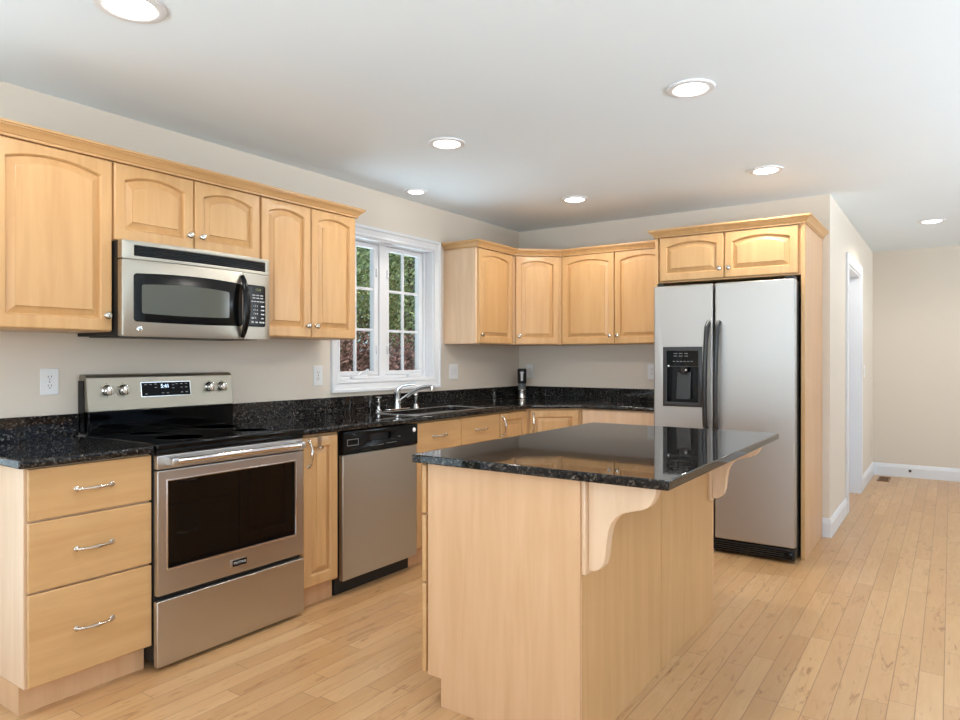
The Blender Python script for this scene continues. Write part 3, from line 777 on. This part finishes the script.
# ------------------------------------------------------------------ dishwasher
DX = .640
t = thing('dishwasher', 'stainless dishwasher with a black control strip under the granite counter', 'dishwasher', (DX, 1.0325, 0), R90)
dw = .612
MB().box(.004, dw-.004, .034, DX-.03, .10, .868).build('body', 'blackmat', t)
MB().box(.004, dw-.004, .070, DX-.03, .0, .0995).build('toe_panel', 'blackmat', t)
MB().box(.004, dw-.004, 0, .033, .088, .752, .004, 3).build('door_panel', 'steel_warm', t)
cs = MB().plate(rect(.003, dw-.003, .755, .876), [rrect(.205, .375, .812, .850, .010)[::-1]], 'y', -.006, .033, .003).build('control_panel', 'black', t)
MB().box(.203, .377, .018, .032, .810, .852).build('grip_recess', 'blackmat', cs)
mb = MB()
for i in range(5): mb.box(.205+i*.022, .221+i*.022, -.0067, -.0058, .783, .786)
for i in range(4): mb.box(.335+i*.022, .351+i*.022, -.0067, -.0058, .786, .789)
mb.box(.43, .455, -.0067, -.0058, .815, .818)
mb.build('button_lettering', 'printgrey', cs, 0)
mb = MB(); mb.plate(rrect(.028, .112, .800, .835, .004), [rrect(.031, .109, .803, .832, .003)[::-1]], 'y', -.0067, -.0058).build('brand_outline', 'printgrey', cs, 0)
MB().lathe([(0, -.0060), (.013, -.0060), (.013, -.0085), (.010, -.0095), (0, -.0095)], (.575, 0, .842), 'y', 22).build('round_emblem', 'plate', cs)

# over-the-door hook on the narrow cabinet
t = thing('door_hook', 'small silver hook hung over the narrow cabinet door beside the range', 'hook', (FB-.0, .888, .868), R90)
MB().box(-.013, .013, -.0232, -.0212, -.058, .0032, .0006).box(-.013, .013, -.0232, -.0005, .0012, .0032, .0006).build('strap', 'nickel', t)
MB().tube([(0, -.024, -.056), (0, -.034, -.064), (0, -.045, -.058), (0, -.049, -.046)], [.007, .006, .005, .006], 8).build('hook_end', 'nickel', t)

# ------------------------------------------------------------------ refrigerator
t = thing('refrigerator', 'tall stainless side-by-side refrigerator with a black ice and water dispenser', 'refrigerator', (1.600, 3.010, 0))
fw = .895
MB().box(.006, fw-.006, .074, .80, .02, 1.752, .004).build('body', 'charcoal', t)
for x in (.06, fw-.06):
    for y in (.12, .72): MB().lathe([(0, 0), (.02, 0), (.02, .0195), (0, .0195)], (x, y, 0), 'z', 12).build('foot', 'blackmat', t)
MB().box(.010, fw-.010, .060, .0735, .10, 1.75).build('door_gasket', 'blackmat', t)
gr = MB().box(.004, fw-.004, .020, .0735, .022, .088, .003)
gr.build('base_grille', 'blackmat', t)
gs = MB()
for i in range(4): gs.box(.03, fw-.05, .0165, .0205, .032+i*.013, .037+i*.013)
gs.build('grille_slats', 'black', t)
MB().lathe([(0, .0), (.022, .0), (.022, -.012), (.012, -.016), (0, -.016)], (fw-.035, .020, .050), 'y', 16).build('grille_cap', 'black', t)
FD0, FD1, FD2 = .0, .3995, .4105
dd0, dd1, de0, de1 = .068, .332, .944, 1.344
ld = MB().plate(rect(FD0, FD1, .098, 1.757), [rect(dd0+.012, dd1-.012, de0+.012, de1-.012)], 'y', 0, .058, .010, 3).build('freezer_door', 'steel_v', t)
rd = MB().box(FD2, fw, 0, .058, .098, 1.757, .010, 3).build('fridge_door', 'steel_v', t)
for x in (.02, fw-.06): MB().box(x, x+.05, .01, .12, 1.7575, 1.776, .004).build('hinge_cover', 'blackmat', t)
# dispenser
dp = MB().plate(rect(dd0, dd1, de0, de1), [rect(dd0+.026, dd1-.026, de0+.030, de1-.135)], 'y', -.008, .004, .003).build('dispenser', 'charcoal', t)
MB().box(dd0+.013, dd1-.013, .050, .056, de0+.013, de1-.013).build('dispenser_back', 'black', dp)
wl_ = MB()
wl_.box(dd0+.013, dd0+.026, .003, .050, de0+.013, de1-.013); wl_.box(dd1-.026, dd1-.013, .003, .050, de0+.013, de1-.013)
wl_.box(dd0+.026, dd1-.026, .003, .050, de0+.013, de0+.030); wl_.box(dd0+.026, dd1-.026, .003, .050, de1-.135, de1-.013)
wl_.build('dispenser_housing', 'black', dp)
MB().box(dd0+.026, dd1-.026, -.0095, -.0078, de1-.128, de1-.026, .001).build('dispenser_keypad', 'glassblk', dp)
mb = MB()
for z in (.045, .062): 
    for i in range(3): mb.box(dd0+.075+i*.036, dd0+.100+i*.036, -.0102, -.0094, de1-z-.002, de1-z+.002)
for i in range(6): mb.box(dd0+.07+i*.024, dd0+.085+i*.024, -.0102, -.0094, de1-.100, de1-.096)
mb.build('keypad_lettering', 'printgrey', dp, 0)
MB().prism([(.012, de0+.05), (.046, de0+.05), (.046, de0+.23), (.034, de0+.23)], 'x', dd0+.085, dd1-.085, .003).build('paddle', 'charcoal', dp)
MB().lathe([(0, 0), (.030, 0), (.026, -.030), (.018, -.045), (0, -.045)], ((dd0+dd1)/2, .026, de1-.138), 'z', 20).build('spout', 'charcoal', dp)
for x, z in ((dd0+.040, de1-.128), (dd0+.155, de1-.155)):
    MB().lathe([(0, 0), (.0065, 0), (.006, -.003), (0, -.004)], (x, -.0078 if x < dd0+.1 else .0, z), 'y', 12).build('indicator_dot', 'plate', dp)
# two bowed handles
for x, nm, par, s in ((.372, 'handle', ld, -1), (.440, 'handle', rd, 1)):
    P = []; R = []
    for i in range(21):
        u = -1+i/10; P.append((x-.010*(1-u*u)*0+(-.006*(1-u)), -.030-.034*(1-u*u)**.75, 1.150+u*.350)); R.append(.019)
    P[0] = (P[0][0], -.004, P[0][2]); P[-1] = (P[-1][0], -.004, P[-1][2])
    MB().tube(P, R, 12, .8).build(nm, 'charcoal', par)

# ------------------------------------------------------------------ island
IX0, IX1, IY0, IY1 = 1.693, 2.310, .444, 1.925
t = thing('kitchen_island', 'maple kitchen island with plain end panel and bracketed overhang', 'island', ((IX0+IX1)/2, (IY0+IY1)/2, 0))
cx, cy = (IX0+IX1)/2, (IY0+IY1)/2
def isl(mb, name, mat, par=t): return mb.deform(lambda v: (v.x-cx, v.y-cy, v.z)).build(name, mat, par)
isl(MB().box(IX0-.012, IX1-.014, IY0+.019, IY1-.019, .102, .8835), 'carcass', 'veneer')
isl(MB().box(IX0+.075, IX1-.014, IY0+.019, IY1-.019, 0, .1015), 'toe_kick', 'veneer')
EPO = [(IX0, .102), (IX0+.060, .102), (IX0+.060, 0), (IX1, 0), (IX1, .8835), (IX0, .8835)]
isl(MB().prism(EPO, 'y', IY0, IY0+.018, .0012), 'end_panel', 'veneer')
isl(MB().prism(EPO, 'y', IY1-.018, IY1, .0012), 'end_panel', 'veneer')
ym = 1.1835
isl(MB().box(IX1-.013, IX1, IY0+.0185, ym-.0025, 0, .8835, .001), 'back_panel', 'maple')
isl(MB().box(IX1-.013, IX1, ym+.0025, IY1-.0185, 0, .8835, .001), 'back_panel', 'maple')
isl(MB().box(IX1-.0155, IX1-.007, ym-.0023, ym+.0023, .001, .882), 'seam_strip', 'brassy')
# cooking-side fronts (seen mirrored in the oven glass)
TI = Matrix.Translation((IX0-.0125-cx, IY1-cy, 0)) @ Matrix.Rotation(-PI/2, 4, 'Z')
def reframe(o):
    o.data.transform(TI)
    for ch in o.children: reframe(ch)
lw = IY1-IY0
for z0, z1 in ((.106, .433), (.440, .686), (.693, .872)):
    reframe(drawer(t, lw-.675, lw-.004, z0, z1))
reframe(door_parts(t, .385, lw-.685, .112, .868, 0, pull=(.420, .785), stile=.052))
reframe(door_parts(t, .012, .378, .112, .868, 0, pull=(.345, .785), stile=.052))
# scrolled brackets under the overhang
pts = [(2.550, .8835), (2.549, .857), (2.543, .840), (2.534, .824), (2.521, .811), (2.504, .803), (2.474, .795), (2.442, .785), (2.420, .769), (2.404, .747), (2.396, .724), (2.391, .696), (2.388, .666), (2.384, .636), (2.378, .614), (2.367, .600), (2.352, .591)]
prof = [(0, 0)]+[(x-2.3265, z-.8835) for x, z in pts]+[(0, .588-.8835)]
for y in (.492, 1.868):
    b = isl(MB().prism([(IX1+.0165+p[0], .8835+p[1]) for p in prof], 'y', y-.022, y+.022, .003), 'corbel', 'pale_daylit')
    isl(MB().box(IX1+.0005, IX1+.0160, y-.040, y+.040, .578, .8835, .003), 'corbel_plate', 'pale_daylit', b)
o = MB().prism([(1.648, .406), (2.610, .406), (2.610, 1.940), (1.648, 1.940)], 'z', .884, .914, .004, 3).build('countertop', 'granite', None, 30)
tag(o, 'black granite island countertop mirroring the refrigerator', 'countertop', 'black granite countertops')

# ------------------------------------------------------------------ wall plates
def plate(label, loc, rz, w, h, kind, gang=1, name='outlet'):
    t = thing(name, label, 'outlet' if kind == 'outlet' else 'light switch', loc, rz, 'white wall plates')
    MB().box(-w/2, w/2, -.006, -.0005, -h/2, h/2, .003, 3).build('cover_plate', 'plate', t)
    for g in range(gang):
        x = (g-(gang-1)/2)*.046
        if kind == 'outlet':
            for dz in (-.0195, .0195):
                s = MB().prism(rrect(x-.0165, x+.0165, dz-.0140, dz+.0140, .011), 'y', -.0078, -.0062, .0006).build('socket', 'plate', t)
                mb = MB().box(x-.0075, x-.0053, -.0083, -.0076, dz-.001, dz+.0075).box(x+.0053, x+.0075, -.0083, -.0076, dz-.001, dz+.0075)
                mb.lathe([(0, -.0083), (.0024, -.0083), (.0024, -.0076), (0, -.0076)], (x, 0, dz-.0075), 'y', 10)
                mb.build('slots', 'slot', s, 0)
            MB().lathe([(0, -.0075), (.003, -.0070), (.0034, -.0062), (0, -.0062)], (x, 0, 0), 'y', 10).build('screw', 'nickel', t)
        else:
            MB().box(x-.017, x+.017, -.0080, -.0062, -.034, .034, .001).build('switch_frame', 'plate', t)
            MB().prism([(-.0078, -.031), (-.0105, .0), (-.0088, .031), (-.0070, .031), (-.0070, -.031)], 'x', x-.0145, x+.0145, .0008).build('rocker', 'white', t)
    return t
plate('white duplex outlet on the wall beside the range control panel', (.0, -.115, 1.163), R90, .075, .117, 'outlet')
plate('white outlet plate under the two-door cabinet next to the window', (.0, 1.437, 1.158), R90, .075, .122, 'outlet')
plate('white double switch plate under the cabinet with the exposed side panel', (.0, 2.857, 1.161), R90, .118, .122, 'switch', 2, 'light_switch')
plate('white outlet half hidden behind the black-topped canister', (.120, YB, 1.150), 0, .075, .122, 'outlet')
plate('white outlet on the wall right beside the refrigerator', (1.272, YB, 1.158), 0, .075, .122, 'outlet')
plate('white switch plate on the hall wall beyond the doorway', (XW, 6.15, 1.14), R90, .078, .12, 'switch', 1, 'light_switch')

# floor register and baseboard door stop in the hall
t = thing('floor_register', 'small brown floor vent in the hall corner', 'floor vent', (2.702, 6.78, 0))
MB().plate(rrect(-.055, .055, -.16, .16, .006), [rect(-.040, .040, -.142, .142)], 'z', .0005, .006, .001).build('frame', 'brass', t)
mb = MB()
for i in range(14): mb.box(-.041, .041, -.140+i*.021, -.131+i*.021, .0006, .004)
mb.build('louvers', 'brass', t)
t = tag(MB().lathe([(0, 0), (.014, 0), (.014, -.004), (.008, -.007), (.008, -.022), (.012, -.024), (.012, -.034), (0, -.036)], (2.921, YH-.0155, .072), 'y', 16).build('door_stop', 'slot'), 'small dark door stop on the white baseboard at the hall end', 'door stop')

# ------------------------------------------------------------------ recessed ceiling lights
LP = [(1.052, -.318, .112, 'recessed ceiling light nearest the camera, cut off by the top of the frame'),
      (1.037, 1.417, .100, 'recessed ceiling light between the microwave cabinets and the island'),
      (2.356, 1.415, .100, 'recessed ceiling light over the hall-side edge of the island'),
      (1.020, 2.974, .100, 'recessed ceiling light in front of the diagonal corner cabinet'),
      (2.337, 2.949, .100, 'recessed ceiling light just in front of the refrigerator cabinet'),
      (.218, 2.136, .075, 'small recessed ceiling light above the sink window'),
      (3.143, 5.393, .100, 'recessed ceiling light in the hall near the doorway')]
for i, (x, y, r, lab) in enumerate(LP):
    t = thing('ceiling_light', lab, 'ceiling light', (x, y, H), 0, 'recessed ceiling lights')
    MB().lathe([(r*.74, -.0005), (r, -.0005), (r, -.004), (r*.97, -.0075), (r*.84, -.010), (r*.76, -.009), (r*.74, -.006)], (0, 0, 0), 'z', 40).build('trim_ring', 'white', t)
    MB().lathe([(0, -.018), (r*.3, -.0165), (r*.55, -.012), (r*.735, -.0050), (r*.735, -.001), (0, -.001)], (0, 0, 0), 'z', 36).build('lamp_lens', 'lens', t)
    d = bpy.data.lights.new('lamp', 'SPOT'); d.energy = LAMP_W*(1 if r > .09 else .2); d.color = LAMP_COL; d.spot_size = math.radians(164 if r > .09 else 80); d.spot_blend = .42; d.shadow_soft_size = r*.7
    o = bpy.data.objects.new('lamp', d); COL.objects.link(o); o.parent = t; o.location = (0, 0, -.035)

# ------------------------------------------------------------------ garden behind the sink window
tag(MB().box(-30, -.4, -12, 34, -.7, -.5).build('lawn', 'lawn', None, 0), kind='structure')
def crown_mesh(n, blobs, size, seed):
    rs = random.Random(seed); V = []; F = []
    for i in range(n):
        bx, by, bz, rx, ry, rz = rs.choice(blobs)
        while True:
            p = Vector((rs.uniform(-1, 1), rs.uniform(-1, 1), rs.uniform(-1, 1)))
            if .35 < p.length <= 1: break
        c = Vector((bx+p.x*rx, by+p.y*ry, bz+p.z*rz))
        a = Vector((rs.gauss(0, 1), rs.gauss(0, 1), rs.gauss(0, 1))).normalized(); b = a.orthogonal().normalized(); q = a.cross(b)
        s = size*rs.uniform(.6, 1.4); k = len(V)
        V += [c-b*s, c+q*s*.5, c+b*s, c-q*s*.5]; F.append((k, k+1, k+2, k+3))
    me = bpy.data.meshes.new('foliage'); me.from_pydata([tuple(v) for v in V], [], F); return me
def tree(name, label, loc, h, blobs, n, size, mat, seed, cat='tree', group='trees outside the sink window'):
    t = thing(name, label, cat, loc, 0, group)
    MB().tube([(0, 0, 0), (.05, .02, h*.3), (-.03, .05, h*.6), (.02, 0, h*.95)], [.13*h/5, .10*h/5, .07*h/5, .02], 8).build('stem', 'bark', t)
    me = crown_mesh(n, blobs, size, seed); me.materials.append(M[mat]); o = bpy.data.objects.new('foliage', me); COL.objects.link(o); o.parent = t
ZG = -.5
tree('broadleaf_tree', 'bright green leafy tree filling the pane next to the wall cabinets', (-6.2, 7.2, ZG), 6.5, [(0, 0, 3.4, 1.1, 1.1, 1.5), (0, -.3, 2.6, .9, 1.0, 1.0), (.1, .3, 4.6, 1.0, 1.1, 1.2)], 14000, .042, 'leafgreen', 1)
tree('broadleaf_tree', 'bright green leafy tree filling the pane nearer the corner', (-6.4, 9.9, ZG), 6.5, [(0, 0, 3.4, 1.2, 1.2, 1.5), (0, .2, 2.6, .9, 1.0, 1.0), (0, -.1, 4.7, 1.1, 1.1, 1.2)], 15000, .042, 'leafgreen', 2)
tree('pale_tree', 'pale green tree standing behind the nearer garden trees', (-11.5, 13.0, ZG), 9, [(0, 0, 5.0, 2.4, 3.0, 2.6), (0, -2.8, 4.2, 2.0, 2.2, 2.4), (0, 2.8, 4.4, 2.0, 2.4, 2.4)], 12000, .10, 'leafgreen2', 3)
tree('red_maple', 'dusky red-leaved shrub below the pane nearer the wall cabinets', (-3.3, 4.85, ZG), 2.2, [(0, 0, 1.55, .7, .72, .65), (.1, .2, 1.3, .6, .6, .6)], 9000, .028, 'leafred', 5, 'shrub', 'red shrubs outside the sink window')
tree('red_maple', 'dusky red-leaved shrub below the pane nearer the corner', (-3.5, 6.6, ZG), 2.2, [(0, 0, 1.55, .8, .85, .65), (.1, -.2, 1.3, .6, .7, .6)], 11000, .028, 'leafred', 6, 'shrub', 'red shrubs outside the sink window')
tree('dark_shrub', 'dark green shrub behind the red shrubs', (-4.75, 6.3, ZG), 2.6, [(0, 0, 1.7, .4, 1.0, 1.0), (0, .2, 1.2, .4, 1.1, .7)], 8000, .035, 'leafdark', 4, 'shrub', None)
